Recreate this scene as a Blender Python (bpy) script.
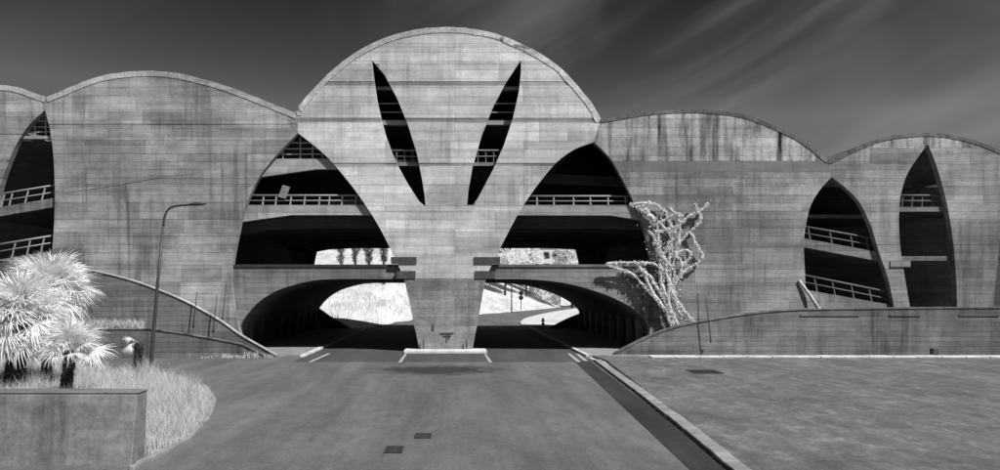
import bpy, bmesh, math, random
from mathutils import Vector, Matrix
from mathutils.geometry import tessellate_polygon
random.seed(7)
for o in list(bpy.data.objects): bpy.data.objects.remove(o)
S = bpy.context.scene
COL = S.collection

# ------------------------------------------------------------------ camera
CAMH, CAMD, FPX = 4.65, 60.0, 800.0          # eye height, metres to facade, focal length for a 1000 px frame
cam = bpy.data.cameras.new('camera'); co = bpy.data.objects.new('camera', cam); COL.objects.link(co)
co.location = (0, -CAMD, CAMH); co.rotation_euler = (math.radians(90), 0, 0)
cam.sensor_width = 36; cam.lens = 36 * FPX / 1000; cam.shift_x = .045; cam.shift_y = .055
cam.clip_end = 6000; S.camera = co

# ------------------------------------------------------------------ sky, sun, exposure
SKY_POW, SKY_K = 3.4, .135
SUN_EL, SUN_AZ = math.radians(50), math.radians(47)       # azimuth to the right of the line facade -> camera
sd = Vector((math.sin(SUN_AZ) * math.cos(SUN_EL), -math.cos(SUN_AZ) * math.cos(SUN_EL), math.sin(SUN_EL)))
W = bpy.data.worlds.new('World'); S.world = W; W.use_nodes = True
nt = W.node_tree; N = nt.nodes; N.clear()
def nd(nt, t, **k):
    n = nt.nodes.new(t)
    for a, v in k.items(): setattr(n, a, v)
    return n
def lk(nt, a, b): nt.links.new(a, b)
sky = nd(nt, 'ShaderNodeTexSky', sky_type='NISHITA', sun_disc=False)
sky.sun_elevation = SUN_EL; sky.sun_rotation = math.atan2(sd.x, sd.y)
sky.air_density = .8; sky.dust_density = .25; sky.ozone_density = 1.0
sep = nd(nt, 'ShaderNodeSeparateColor'); lk(nt, sky.outputs[0], sep.inputs[0])   # infrared film: red end of the sky only
tc = nd(nt, 'ShaderNodeTexCoord')
def wm(op, a, b=None):
    n = nd(nt, 'ShaderNodeMath', operation=op)
    for i_, x in enumerate((a, b)):
        if x is None: continue
        if isinstance(x, (int, float)): n.inputs[i_].default_value = x
        else: lk(nt, x, n.inputs[i_])
    return n.outputs[0]
deep = wm('MINIMUM', wm('MULTIPLY', wm('POWER', sep.outputs[0], SKY_POW), SKY_K), 1.6)        # contrasty film response
mr = nd(nt, 'ShaderNodeMapping'); mr.inputs['Rotation'].default_value = (0, math.radians(28), 0)
lk(nt, tc.outputs['Generated'], mr.inputs[0])
mp = nd(nt, 'ShaderNodeMapping'); mp.inputs['Scale'].default_value = (1.2, 1.2, 3.9); mp.inputs['Location'].default_value = (.35, .1, .2); lk(nt, mr.outputs[0], mp.inputs[0])
cn = nd(nt, 'ShaderNodeTexNoise'); cn.inputs['Scale'].default_value = 1.5; cn.inputs['Detail'].default_value = 4
cn.inputs['Roughness'].default_value = .52; cn.inputs['Distortion'].default_value = 1.1
lk(nt, mp.outputs[0], cn.inputs['Vector'])
cr = nd(nt, 'ShaderNodeMapRange'); cr.interpolation_type = 'SMOOTHSTEP'; cr.inputs[1].default_value = .34; cr.inputs[2].default_value = .80
cr.inputs[3].default_value = 0; cr.inputs[4].default_value = 1.55
lk(nt, cn.outputs[0], cr.inputs[0])
sx_ = nd(nt, 'ShaderNodeSeparateXYZ'); lk(nt, tc.outputs['Generated'], sx_.inputs[0])
cover = nd(nt, 'ShaderNodeMapRange'); cover.interpolation_type = 'SMOOTHSTEP'; lk(nt, sx_.outputs[0], cover.inputs[0])   # the cirrus bank lies to the right
for i_, x in enumerate((-.2, .3, .1, 1.5)): cover.inputs[i_ + 1].default_value = x
sky_v = wm('ADD', deep, wm('MULTIPLY', cr.outputs[0], cover.outputs[0]))
bg = nd(nt, 'ShaderNodeBackground'); bg.inputs[1].default_value = .06
lk(nt, sky_v, bg.inputs[0])
wo = nd(nt, 'ShaderNodeOutputWorld'); lk(nt, bg.outputs[0], wo.inputs[0])
sl = bpy.data.lights.new('sun', 'SUN'); sl.energy = 5.0; sl.angle = math.radians(.53); sl.color = (1, 1, 1)
so = bpy.data.objects.new('sun', sl); COL.objects.link(so); so.location = (20, -80, 80)
so.rotation_euler = (-sd).to_track_quat('-Z', 'Y').to_euler()
vs = S.view_settings; vs.view_transform = 'Standard'; vs.look = 'None'; vs.gamma = 1; vs.use_curve_mapping = False
vs.exposure = 0.32
S.cycles.max_bounces = 6; S.cycles.diffuse_bounces = 3

# ------------------------------------------------------------------ helpers
SC = 1000 / 75.0      # px per metre on the facade plane
def F(px, py, Z=60.0):                                    # photo point -> (x, z) on a plane Z metres from the camera
    s = FPX / Z
    return ((px - 455) / s, CAMH - (py - 290) / s)
def G(px, py):                                            # photo point -> (x, y) on level ground
    Z = FPX * CAMH / (py - 290)
    return ((px - 455) / FPX * Z, Z - CAMD)
def link(name, me, mat=None, parent=None, smooth=False):
    o = bpy.data.objects.new(name, me); COL.objects.link(o)
    if mat and not me.materials: me.materials.append(mat)
    if parent: o.parent = parent
    if smooth:
        for p in me.polygons: p.use_smooth = True
    return o
def thing(name, label, cat, loc=(0, 0, 0), group=None):
    o = bpy.data.objects.new(name, None); COL.objects.link(o); o.location = loc
    return tag(o, label, cat, group)
def tag(o, label, cat, group=None):
    o['label'] = label; o['category'] = cat
    if group: o['group'] = group
    return o
def kind(o, k): o['kind'] = k; return o
def mesh(name, v, f):
    me = bpy.data.meshes.new(name); me.from_pydata(v, [], f); me.update(); return me
def bm_mesh(name, bm):
    bmesh.ops.recalc_face_normals(bm, faces=bm.faces)
    me = bpy.data.meshes.new(name); bm.to_mesh(me); bm.free(); return me
def prism(bm, loops, y0, y1):                             # loops of (x,z): outer first, then holes; extruded along y
    pts = [p for l in loops for p in l]
    tri = tessellate_polygon([[Vector((p[0], p[1], 0)) for p in l] for l in loops])
    a = [bm.verts.new((p[0], y0, p[1])) for p in pts]; b = [bm.verts.new((p[0], y1, p[1])) for p in pts]
    for t in tri:
        try: bm.faces.new([a[i] for i in t]); bm.faces.new([b[i] for i in reversed(t)])
        except ValueError: pass
    k = 0
    for l in loops:
        n = len(l)
        for i in range(n):
            j = (i + 1) % n
            bm.faces.new((a[k + i], a[k + j], b[k + j], b[k + i]))
        k += n
def prism_obj(name, loops, y0, y1, mat, parent=None):
    bm = bmesh.new(); prism(bm, loops, y0, y1); return link(name, bm_mesh(name, bm), mat, parent)
def box(bm, c, s, rz=0, bev=0):
    m = Matrix.Translation(c) @ Matrix.Rotation(rz, 4, 'Z') @ Matrix.Diagonal((s[0], s[1], s[2], 1))
    r = bmesh.ops.create_cube(bm, size=1, matrix=m)
    if bev:
        es = list({e for v in r['verts'] for e in v.link_edges})
        bmesh.ops.bevel(bm, geom=es, offset=bev, segments=1, affect='EDGES')
def box_obj(name, c, s, mat, parent=None, rz=0, bev=0):
    bm = bmesh.new(); box(bm, (0, 0, 0), s, 0, bev); o = link(name, bm_mesh(name, bm), mat, parent)
    o.location = c; o.rotation_euler.z = rz; return o
def tube(bm, pts, rad, n=6, caps=True):
    pts = [Vector(p) for p in pts]; rings = []
    rad = rad if isinstance(rad, (list, tuple)) else [rad] * len(pts)
    for i, p in enumerate(pts):
        d = (pts[min(i + 1, len(pts) - 1)] - pts[max(i - 1, 0)]).normalized()
        u = d.cross(Vector((.3, 1, .1))).normalized(); w = d.cross(u)
        rings.append([bm.verts.new(p + (u * math.cos(2 * math.pi * k / n) + w * math.sin(2 * math.pi * k / n)) * rad[i]) for k in range(n)])
    for i in range(len(rings) - 1):
        for k in range(n):
            bm.faces.new((rings[i][k], rings[i][(k + 1) % n], rings[i + 1][(k + 1) % n], rings[i + 1][k]))
    if caps: bm.faces.new(rings[0]); bm.faces.new(list(reversed(rings[-1])))
def tube_obj(name, pts, rad, mat, parent=None, n=6, smooth=True):
    bm = bmesh.new(); tube(bm, pts, rad, n); return link(name, bm_mesh(name, bm), mat, parent, smooth)
def spline(p, k=6):
    out = []; n = len(p)
    for i in range(n - 1):
        a, b, c, d = p[max(i - 1, 0)], p[i], p[i + 1], p[min(i + 2, n - 1)]
        for j in range(k):
            t = j / k
            out.append(tuple(.5 * (2 * b[m] + (c[m] - a[m]) * t + (2 * a[m] - 5 * b[m] + 4 * c[m] - d[m]) * t * t + (3 * b[m] - a[m] - 3 * c[m] + d[m]) * t ** 3) for m in range(len(b))))
    return out + [tuple(p[-1])]
def Fl(pts, Z=60.0): return [F(x, y, Z) for x, y in pts]

# ------------------------------------------------------------------ materials (a monochrome infrared photograph: neutral greys)
def newmat(name):
    m = bpy.data.materials.new(name); m.use_nodes = True; t = m.node_tree
    return m, t, t.nodes['Principled BSDF']
def val(nt, op, a, b=None, c=None):
    n = nd(nt, 'ShaderNodeMath', operation=op)
    for i, x in enumerate((a, b, c)):
        if x is None: continue
        if isinstance(x, (int, float)): n.inputs[i].default_value = x
        else: lk(nt, x, n.inputs[i])
    return n.outputs[0]
def noise(nt, vec, sc, det=4, rough=.6, scale3=None, dist=0):
    if scale3:
        mp = nd(nt, 'ShaderNodeMapping'); mp.inputs['Scale'].default_value = scale3; lk(nt, vec, mp.inputs[0]); vec = mp.outputs[0]
    n = nd(nt, 'ShaderNodeTexNoise'); n.inputs['Scale'].default_value = sc; n.inputs['Detail'].default_value = det
    n.inputs['Roughness'].default_value = rough; n.inputs['Distortion'].default_value = dist
    lk(nt, vec, n.inputs['Vector']); return n.outputs[0]
def rng(nt, x, a, b, c, d):
    n = nd(nt, 'ShaderNodeMapRange'); lk(nt, x, n.inputs[0])
    for i, v in enumerate((a, b, c, d)): n.inputs[i + 1].default_value = v
    return n.outputs[0]
def grey(nt, v, bsdf):
    c = nd(nt, 'ShaderNodeCombineColor')
    for i in range(3): lk(nt, v, c.inputs[i])
    lk(nt, c.outputs[0], bsdf.inputs['Base Color'])
def bump(nt, h, bsdf, st, dist=.02):
    b = nd(nt, 'ShaderNodeBump'); b.inputs['Strength'].default_value = st; b.inputs['Distance'].default_value = dist
    lk(nt, h, b.inputs['Height']); lk(nt, b.outputs[0], bsdf.inputs['Normal'])
def concrete(name, base, streak=.35, row=.30, blotch=.3, rand=.12, fine=.12, boards=True, streak_w=1.0, crack=0, teeth=.07, mlo=.15):
    m, t, b = newmat(name); b.inputs['Roughness'].default_value = .92; b.inputs['Specular IOR Level'].default_value = .15
    g = nd(t, 'ShaderNodeNewGeometry'); pos = g.outputs['Position']
    sx = nd(t, 'ShaderNodeSeparateXYZ'); lk(t, pos, sx.inputs[0])
    oi = nd(t, 'ShaderNodeObjectInfo')
    v = rng(t, oi.outputs['Random'], 0, 1, base * (1 - rand), base * (1 + rand))
    v = val(t, 'MULTIPLY', v, rng(t, noise(t, pos, .13, 6, .62, None, .6), .32, .68, 1 - blotch, 1 + blotch * .6))
    v = val(t, 'MULTIPLY', v, rng(t, noise(t, pos, 1.4, 8, .78), .3, .7, 1 - fine, 1 + fine))
    v = val(t, 'MULTIPLY', v, rng(t, noise(t, pos, 4.5, 5, .8), .3, .7, 1 - fine * .9, 1 + fine * .9))
    # long runs of water staining, only where a broad mask lets them through
    mask = rng(t, noise(t, pos, .22, 3, .5), .42, .62, mlo, 1)
    s1 = rng(t, noise(t, pos, 1.0, 6, .65, (1.6 * streak_w, .3, .09), .3), .47, .70, 0, streak)
    s2 = rng(t, noise(t, pos, 1.0, 6, .7, (3.6 * streak_w, .5, .2), .5), .5, .74, 0, streak * .45)
    v = val(t, 'MULTIPLY', v, val(t, 'SUBTRACT', 1, val(t, 'MULTIPLY', s1, mask)))
    v = val(t, 'MULTIPLY', v, val(t, 'SUBTRACT', 1, val(t, 'MULTIPLY', s2, mask)))
    # damp horizontal bands and pale limewash bands left by the pours
    v = val(t, 'MULTIPLY', v, rng(t, noise(t, pos, 1.0, 5, .6, (.10, .10, 1.1), .2), .5, .72, 1, 1 - blotch * .8))
    v = val(t, 'MULTIPLY', v, rng(t, noise(t, pos, 1.0, 6, .7, (.3, .2, 3.4), .1), .3, .7, .84, 1.14))
    h = noise(t, pos, 9, 5, .7)
    if boards:
        cx = nd(t, 'ShaderNodeCombineXYZ')
        wav = val(t, 'MULTIPLY', val(t, 'SUBTRACT', noise(t, pos, .35, 2, .5), .5), .10)
        lk(t, val(t, 'ADD', sx.outputs[0], val(t, 'MULTIPLY', sx.outputs[1], .97)), cx.inputs[0]); lk(t, val(t, 'ADD', sx.outputs[2], wav), cx.inputs[1])
        br = nd(t, 'ShaderNodeTexBrick'); lk(t, cx.outputs[0], br.inputs['Vector'])
        br.offset = .37; br.offset_frequency = 3; br.squash = 1.4; br.squash_frequency = 5
        br.inputs['Scale'].default_value = 1; br.inputs['Brick Width'].default_value = 5.2; br.inputs['Row Height'].default_value = row
        br.inputs['Mortar Size'].default_value = .026; br.inputs['Mortar Smooth'].default_value = .9; br.inputs['Bias'].default_value = 0
        br.inputs['Color1'].default_value = (.77, .77, .77, 1); br.inputs['Color2'].default_value = (1.18, 1.18, 1.18, 1)
        br.inputs['Mortar'].default_value = (.42, .42, .42, 1)
        wob = rng(t, noise(t, pos, .45, 4, .65), .36, .64, .5, 1)      # boards show more clearly in some places
        mx = nd(t, 'ShaderNodeMix', data_type='FLOAT'); lk(t, wob, mx.inputs[0]); mx.inputs[2].default_value = .98
        lk(t, br.outputs['Color'], mx.inputs[3]); v = val(t, 'MULTIPLY', v, mx.outputs[0])
        # short vertical comb marks inside some boards
        te = noise(t, pos, 1.0, 3, .6, (9, .3, .7)); tm = rng(t, noise(t, pos, .6, 3, .6, (.5, 1, 1.6)), .52, .62, 0, teeth)
        v = val(t, 'MULTIPLY', v, val(t, 'SUBTRACT', 1, val(t, 'MULTIPLY', rng(t, te, .5, .66, 0, 1), tm)))
        h = val(t, 'ADD', val(t, 'MULTIPLY', h, .5), val(t, 'MULTIPLY', br.outputs['Fac'], -.6))
    pit = rng(t, noise(t, pos, 4.2, 3, .6), .68, .76, 1, .66); v = val(t, 'MULTIPLY', v, pit)
    if crack:
        cm = rng(t, noise(t, pos, .55, 7, .7, None, .8), .58, .66, 0, crack); v = val(t, 'MULTIPLY', v, val(t, 'SUBTRACT', 1, cm))
    grey(t, v, b); bump(t, h, b, .5, .03); return m
def plain(name, base, var=.2, sc=2.0, rough=.9, bmp=.2, bs=20, metal=0, spec=.3, sc3=None):
    m, t, b = newmat(name); b.inputs['Roughness'].default_value = rough; b.inputs['Metallic'].default_value = metal
    b.inputs['Specular IOR Level'].default_value = spec
    g = nd(t, 'ShaderNodeNewGeometry'); pos = g.outputs['Position']
    oi = nd(t, 'ShaderNodeObjectInfo')
    v = rng(t, noise(t, pos, sc, 6, .65, sc3), .3, .7, base * (1 - var), base * (1 + var))
    v = val(t, 'MULTIPLY', v, rng(t, oi.outputs['Random'], 0, 1, .92, 1.08))
    grey(t, v, b)
    if bmp: bump(t, noise(t, pos, bs, 5, .7), b, bmp)
    return m
def asphalt(name, base, blotch=.25, stain=False, drag=(1, .25, 1), mid=.14, scuff=0):
    m, t, b = newmat(name); b.inputs['Roughness'].default_value = .88; b.inputs['Specular IOR Level'].default_value = .25
    g = nd(t, 'ShaderNodeNewGeometry'); pos = g.outputs['Position']
    v = rng(t, noise(t, pos, .35, 6, .62, drag, .4), .3, .7, base * (1 - blotch), base * (1 + blotch))
    v = val(t, 'MULTIPLY', v, rng(t, noise(t, pos, 1.6, 9, .8, (1, .5, 1)), .3, .7, 1 - mid, 1 + mid))
    v = val(t, 'MULTIPLY', v, rng(t, noise(t, pos, 14, 4, .8, (1, .35, 1)), .25, .75, .66, 1.34))
    v = val(t, 'MULTIPLY', v, rng(t, noise(t, pos, .8, 4, .6, (1.6, .05, 1)), .42, .7, 1.04, .84))   # tyre-worn lanes
    if scuff: v = val(t, 'MULTIPLY', v, val(t, 'ADD', 1, rng(t, noise(t, pos, 1.1, 10, .82, (1, .7, 1), .8), .5, .66, 0, scuff)))
    if stain:                                             # oily stain in front of the pier
        sx = nd(t, 'ShaderNodeSeparateXYZ'); lk(t, pos, sx.inputs[0])
        dx = val(t, 'DIVIDE', val(t, 'ADD', sx.outputs[0], .9), 3.3); dy = val(t, 'DIVIDE', val(t, 'ADD', sx.outputs[1], 13.4), 2.5)
        d = val(t, 'SQRT', val(t, 'ADD', val(t, 'MULTIPLY', dx, dx), val(t, 'MULTIPLY', dy, dy)))
        d = val(t, 'ADD', d, val(t, 'MULTIPLY', val(t, 'SUBTRACT', noise(t, pos, .9, 6, .7), .5), 2.2))
        v = val(t, 'MULTIPLY', v, rng(t, d, .65, 1.35, .27, 1))
        cx = rng(t, noise(t, pos, .45, 8, .75, None, 1.2), .488, .5, 0, 1)     # fine cracks
        cy = rng(t, noise(t, pos, .45, 8, .75, None, 1.2), .5, .512, 1, 0)
        v = val(t, 'MULTIPLY', v, val(t, 'SUBTRACT', 1, val(t, 'MULTIPLY', val(t, 'MULTIPLY', cx, cy), .22)))
    grey(t, v, b); bump(t, noise(t, pos, 45, 4, .7), b, .35, .02); return m
def leafmat(name, base, var=.2, trans=.35):
    m, t, b = newmat(name); t.nodes.remove(b); out = t.nodes['Material Output']
    g = nd(t, 'ShaderNodeNewGeometry')
    v = rng(t, g.outputs['Random Per Island'], 0, 1, base * (1 - var), min(.92, base * (1 + var)))
    c = nd(t, 'ShaderNodeCombineColor')
    for i in range(3): lk(t, v, c.inputs[i])
    d = nd(t, 'ShaderNodeBsdfDiffuse'); tr = nd(t, 'ShaderNodeBsdfTranslucent'); mx = nd(t, 'ShaderNodeMixShader')
    lk(t, c.outputs[0], d.inputs[0]); lk(t, c.outputs[0], tr.inputs[0]); mx.inputs[0].default_value = trans
    lk(t, d.outputs[0], mx.inputs[1]); lk(t, tr.outputs[0], mx.inputs[2]); lk(t, mx.outputs[0], out.inputs[0]); return m
M = {}
M['dome'] = concrete('concrete_pale', .50, .40, .66, .28, .15, .17)
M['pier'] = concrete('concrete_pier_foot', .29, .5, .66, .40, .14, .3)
M['left'] = concrete('concrete_left', .30, .65, .62, .46, .22, .20)
M['right'] = concrete('concrete_right', .245, .6, .62, .42, .18, .20)
M['rightpale'] = concrete('concrete_right_pale', .295, .55, .62, .40, .15, .28)
M['streaked'] = concrete('concrete_streaked', .40, 1.35, .7, .35, .04, .28, streak_w=.66, mlo=.8)
M['band'] = concrete('concrete_band', .17, .30, .6, .2, .05, boards=False)
M['dband'] = concrete('concrete_joint_band', .25, .45, .6, .35, .12)
M['rimC'] = concrete('concrete_rim_pale', .46, .3, 1.2, .4, .1, .3, boards=False, crack=.75)
M['rimL'] = concrete('concrete_rim_left', .36, .4, 1.2, .5, .1, .3, boards=False, crack=.3)
M['rimR'] = concrete('concrete_rim_dark', .13, .5, 1.2, .5, .1, .4, boards=False, crack=.4)
M['inner'] = concrete('concrete_inner_shaded', .065, .3, .3, .3, .1)  # interior shade put into the colour of the concrete
M['beam'] = concrete('concrete_beam', .32, .4, .5, .35, .1)
M['bridge'] = concrete('concrete_bridge', .21, .6, .4, .45, .1)
M['ramp'] = concrete('concrete_ramp_wall', .175, .95, .35, .35, .1, .2, streak_w=.7)
M['rampL'] = concrete('concrete_ramp_wall_left', .155, .7, .35, .4, .1, .2)
M['near'] = concrete('concrete_near_wall', .21, .8, 1.6, .4, .1, .3, boards=False, mlo=.55)
M['coping'] = concrete('concrete_coping', .36, .3, 2, .4, .1, .3, boards=False)
M['road'] = asphalt('asphalt', .114, .32, True, (1, .22, 1), .24)
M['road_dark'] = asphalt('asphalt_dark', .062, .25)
M['patch'] = asphalt('asphalt_fresh', .027, .5, False, (1, .3, 1), .3)
M['plaza'] = asphalt('paving_worn', .108, .26, False, (1, .7, 1), .36, .8)
M['ground'] = plain('dry_grass_ground', .6, .35, .25, 1, .6, 6)
M['meadow'] = plain('meadow_turf', .55, .34, .30, 1, .8, 4, sc3=(1, .4, 1))
M['soil'] = plain('soil', .22, .4, 1.5, 1, .6, 12)
M['paint'] = plain('white_paint', .32, .25, 3, .7, .1)
M['kerb'] = plain('kerb_stone', .23, .35, 1.2, .9, .3, 25)
M['kerbw'] = plain('kerb_pale', .52, .3, 1.0, .9, .3, 25)
M['iron'] = plain('iron', .05, .4, 6, .6, .2, 30, .3)
M['galv'] = plain('galvanised_steel', .25, .2, 5, .55, .1, 30, .2)
M['galv_shaded'] = plain('galvanised_steel_shaded', .12, .3, 5, .6, .1, 30, .2)  # darker copy of the galvanised steel, weaker light put into its colour
M['lampm'] = plain('lamp_steel', .06, .2, 4, .5, .05, 30, .4)
M['plate'] = plain('rusty_plate', .06, .5, 4, .85, .3, 20)
M['paintdark'] = plain('graffiti_paint', .05, .2, 5, .6, 0)
M['palm'] = leafmat('palm_leaf', .86, .06, .42)
M['creeper'] = leafmat('creeper_leaf', .80, .15, .3)
M['stem'] = plain('creeper_stem', .50, .4, 5, .9, .6, 14)
M['creeper_dark'] = leafmat('creeper_dry_leaf', .14, .5, .2)
M['grass'] = leafmat('dry_grass', .62, .38, .4)
M['mgrass'] = leafmat('meadow_blades', .62, .25, .3)
M['treew'] = leafmat('broad_leaf', .86, .07, .45)
M['treed'] = leafmat('conifer_leaf', .20, .5, .2)
M['bark'] = plain('bark', .06, .5, 3, 1, .8, 15)
M['barkp'] = plain('palm_bark', .035, .6, 5, 1, 1, 12, sc3=(1, 1, 3))
M['house'] = plain('house_render', .55, .15, 1, .9, .1)
M['roof'] = plain('roof_tile', .16, .3, 2, .9, .3, 8)
M['glass'] = plain('window_glass', .02, .2, 1, .15, 0, spec=.6)
M['signal'] = plain('signal_black', .02, .2, 3, .5, 0)

# ================================================================== GROUND
def sheet(name, pts, z, mat, parent=None):
    bm = bmesh.new(); tri = tessellate_polygon([[Vector((p[0], p[1], 0)) for p in pts]])
    vs_ = [bm.verts.new((p[0], p[1], z)) for p in pts]
    for t in tri: bm.faces.new([vs_[i] for i in t])
    bm.normal_update()
    for f in bm.faces:
        if f.normal.z < 0: f.normal_flip()
    me = bpy.data.meshes.new(name); bm.to_mesh(me); bm.free(); return link(name, me, mat, parent)
kind(sheet('ground', [(-2500, -400), (2500, -400), (2500, 3000), (-2500, 3000)], -.03, M['ground']), 'structure')
# road: forecourt, tunnels, and the stretch that bends right behind the building
far_edge = spline([(-10.5, 36), (-10.6, 46), (-6.5, 70), (9, 103), (26, 150), (44, 226)], 5)
near_edge = spline([(52, 222), (33, 148), (21, 108), (12.6, 74), (9.3, 52), (9.1, 40)], 5)
road_pts = [(-10.5, -4), (-75, -4), (-75, -62), (7.45, -62)] + [G(737, 470), G(690, 431), G(640, 392.5), G(597, 361), (9.25, -4.5)] + list(reversed(near_edge)) + list(reversed(far_edge))
kind(sheet('road', road_pts, .0, M['road']), 'structure')
road_o = bpy.data.objects['road']
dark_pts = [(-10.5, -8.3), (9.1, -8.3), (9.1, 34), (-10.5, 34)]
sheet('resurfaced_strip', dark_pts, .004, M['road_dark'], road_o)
sheet('gutter_strip', [G(574, 361), G(590, 361), G(634, 394), G(684, 433), G(727, 470), (7.1, -61), (5.6, -61), G(690, 470)], .008, M['patch'], road_o)
# pavement on the right, raised a step
pv = kind(link('pavement', bpy.data.meshes.new('pavement'), M['plaza']), 'structure')
bm = bmesh.new()
pp = [(9.5, -4.6), G(606, 361), G(745, 470), (7.75, -61), (75, -61), (75, -5.4), (13, -5.4)]
lo = [bm.verts.new((x, y, -.05)) for x, y in pp]; hi = [bm.verts.new((x, y, .10)) for x, y in pp]
for i in range(len(pp)):
    j = (i + 1) % len(pp); bm.faces.new((lo[i], lo[j], hi[j], hi[i]))
for t in tessellate_polygon([[Vector((x, y, 0)) for x, y in pp]]): bm.faces.new([hi[i] for i in t])
bmesh.ops.recalc_face_normals(bm, faces=bm.faces); bm.to_mesh(pv.data); bm.free()

def kerb_run(name, pts, w, h, mat, L=1.0, z0=0.0):
    root = bpy.data.objects.new(name, None); COL.objects.link(root); kind(root, 'structure')
    pts = [Vector((p[0], p[1], 0)) for p in pts]; d = 0; cum = [0]
    for a, b in zip(pts, pts[1:]): cum.append(cum[-1] + (b - a).length)
    def at(s):
        for i in range(len(pts) - 1):
            if s <= cum[i + 1] or i == len(pts) - 2:
                return pts[i].lerp(pts[i + 1], (s - cum[i]) / max(1e-6, cum[i + 1] - cum[i]))
    n = max(1, int(cum[-1] / L)); me = None
    for k in range(n):
        a, b = at(cum[-1] * k / n), at(cum[-1] * (k + 1) / n); c = (a + b) / 2
        if me is None:
            q = bmesh.new(); box(q, (0, 0, 0), (1, w, h + .1), 0, .02); me = bm_mesh('kerb_stone', q); me.materials.append(mat)
        o = bpy.data.objects.new('kerb_stone', me); COL.objects.link(o); o.parent = root
        o.location = (c.x + random.uniform(-.012, .012), c.y, z0 + h / 2 - .05 + random.uniform(-.008, .008)); o.rotation_euler.z = math.atan2(b.y - a.y, b.x - a.x) + random.uniform(-.006, .006)
        o.scale.x = (b - a).length - random.uniform(.03, .07)
    return root
kr = [G(597, 361), G(640, 392.5), G(690, 431), G(737, 470), (7.45, -60)]
kerb_run('pavement_kerb', kr, .46, .13, M['kerb'], 1.0)
kerb_run('tunnel_kerb_right', [(9.25, -4.3), (9.25, 39), ] , .3, .15, M['kerbw'], 1.5)
kerb_run('tunnel_kerb_left', [(-10.6, -4.6), (-10.6, 35)], .3, .15, M['kerbw'], 1.5)
kerb_run('far_kerb', list(reversed(near_edge)), .35, .15, M['kerbw'], 2.0)
kerb_run('far_kerb_outer', far_edge, .35, .15, M['kerbw'], 2.5)
def slab(name, x0, x1, y0, y1, h, mat): return kind(box_obj(name, ((x0 + x1) / 2, (y0 + y1) / 2, h / 2 - .03), (x1 - x0, y1 - y0, h + .06), mat), 'structure')
slab('tunnel_pavement_right', 9.41, 15.5, -4.4, 36, .13, M['kerb'])
slab('tunnel_pavement_left', -17, -10.76, -3.9, 36, .13, M['kerb'])
fp = list(reversed(near_edge))
kind(sheet('far_pavement', [(x + .2, y) for x, y in fp] + [(60, 222), (44, 148), (32, 108), (24, 74), (20, 52), (19, 37)], .14, M['meadow']), 'structure')
kind(sheet('far_footway', [(x + .2, y) for x, y in fp] + [(x + 2.2 + .02 * y, y) for x, y in reversed(fp)], .15, M['kerbw']), 'structure')
# pale footway at the foot of the right-hand ramp wall
fw = kerb_run('wall_footway', [(13.2, -5.75), (75, -5.75)], 1.0, .19, M['kerbw'], 1.6)
# paint
for nm, q in (('painted_line', [G(398, 362.5), G(401.5, 362.5), G(407, 354), G(405, 354)]), ('painted_line', [G(489, 362.5), G(492.5, 362.5), G(486, 354), G(484, 354)]),
              ('painted_line', [G(308, 362), G(312, 362), G(331, 353.5), G(327.5, 353.5)]), ('painted_line', [G(577, 362), G(581, 362), G(570, 353.5), G(567.5, 353.5)]),
              ('painted_line', [G(584, 361), G(588, 361), G(579, 354), G(576, 354)])):
    sheet(nm, q, .012, M['paint'], road_o)

# meadow rising behind the building
def yroad(x):
    pts = [(-80, 44), (-16, 40), (-10.6, 46), (-6.5, 70), (9, 103), (26, 150), (44, 226), (90, 420)]
    for a, b in zip(pts, pts[1:]):
        if x <= b[0]: return a[1] + (b[1] - a[1]) * (x - a[0]) / (b[0] - a[0])
    return 420
def terr(x, y):
    d = y - yroad(x)
    if d < 0: return -.02
    return min(d, 4) * .06 + .105 * max(0, d - 2) + .4 * math.sin(x * .13 + y * .07) * min(1, d / 20) + .00025 * d * d
v, f = [], []; nx, ny = 90, 90
xs = [-110 + 190 * i / nx for i in range(nx + 1)]; ys = [36 + 300 * (j / ny) ** 1.5 for j in range(ny + 1)]
for yv in ys:
    for xv in xs: v.append((xv, yv, terr(xv, yv) - (.04 if yv < yroad(xv) + 1 else 0)))
for j in range(ny):
    for i in range(nx):
        a = j * (nx + 1) + i; f.append((a, a + 1, a + nx + 2, a + nx + 1))
kind(link('hillside', mesh('hillside', v, f), M['meadow'], None, True), 'structure')

# ================================================================== BUILDING
B = thing('concrete_building', 'large bare concrete building with arched vault roofs, pointed lobed openings and slender central pier', 'building')
roofC = [(297, 115), (300, 107), (318, 86), (339, 66.5), (360, 51.5), (390, 37.5), (420, 30.5), (446, 28.6), (470, 30), (495, 35), (525, 47), (555, 65), (576, 86), (592, 106), (600, 121)]
roofL = [(46, 98.5), (58, 94), (72, 88), (94, 79.5), (117, 74.5), (145, 72.4), (173, 74), (201, 80), (225, 87), (252, 97), (278, 107.5), (297, 115)]
roofLL = [(-48, 100), (-30, 91), (-12, 87), (0, 86.4), (10, 87.2), (22, 90), (34, 94.5), (46, 98.5)]
roofR = [(600, 121), (617, 118), (641, 114), (669, 111.4), (697, 110.7), (724, 112.7), (749, 117.5), (771, 126), (793, 136), (810, 147), (828, 162)]
roofRR = [(828, 162), (838, 158), (854, 150), (883, 139), (909, 135), (932, 134.2), (952, 136.5), (975, 142), (1000, 152), (1020, 164)]
roofRRR = [(1020, 164), (1040, 155), (1070, 149), (1100, 148), (1130, 150), (1160, 156)]
roofLLL = [(-170, 112), (-140, 104), (-105, 99), (-70, 100), (-48, 108)]
lobeL_l = [(298, 133), (279, 152), (262, 173), (250, 195), (243, 215), (238, 235), (234, 255), (232, 270), (232, 285), (234, 303), (237, 320), (241, 337), (246, 352)]
lobeL_r = [(298, 133), (325, 155), (347, 180), (362, 200), (375, 220), (385, 238), (395, 259), (404, 279), (412, 315), (420, 352)]
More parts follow.
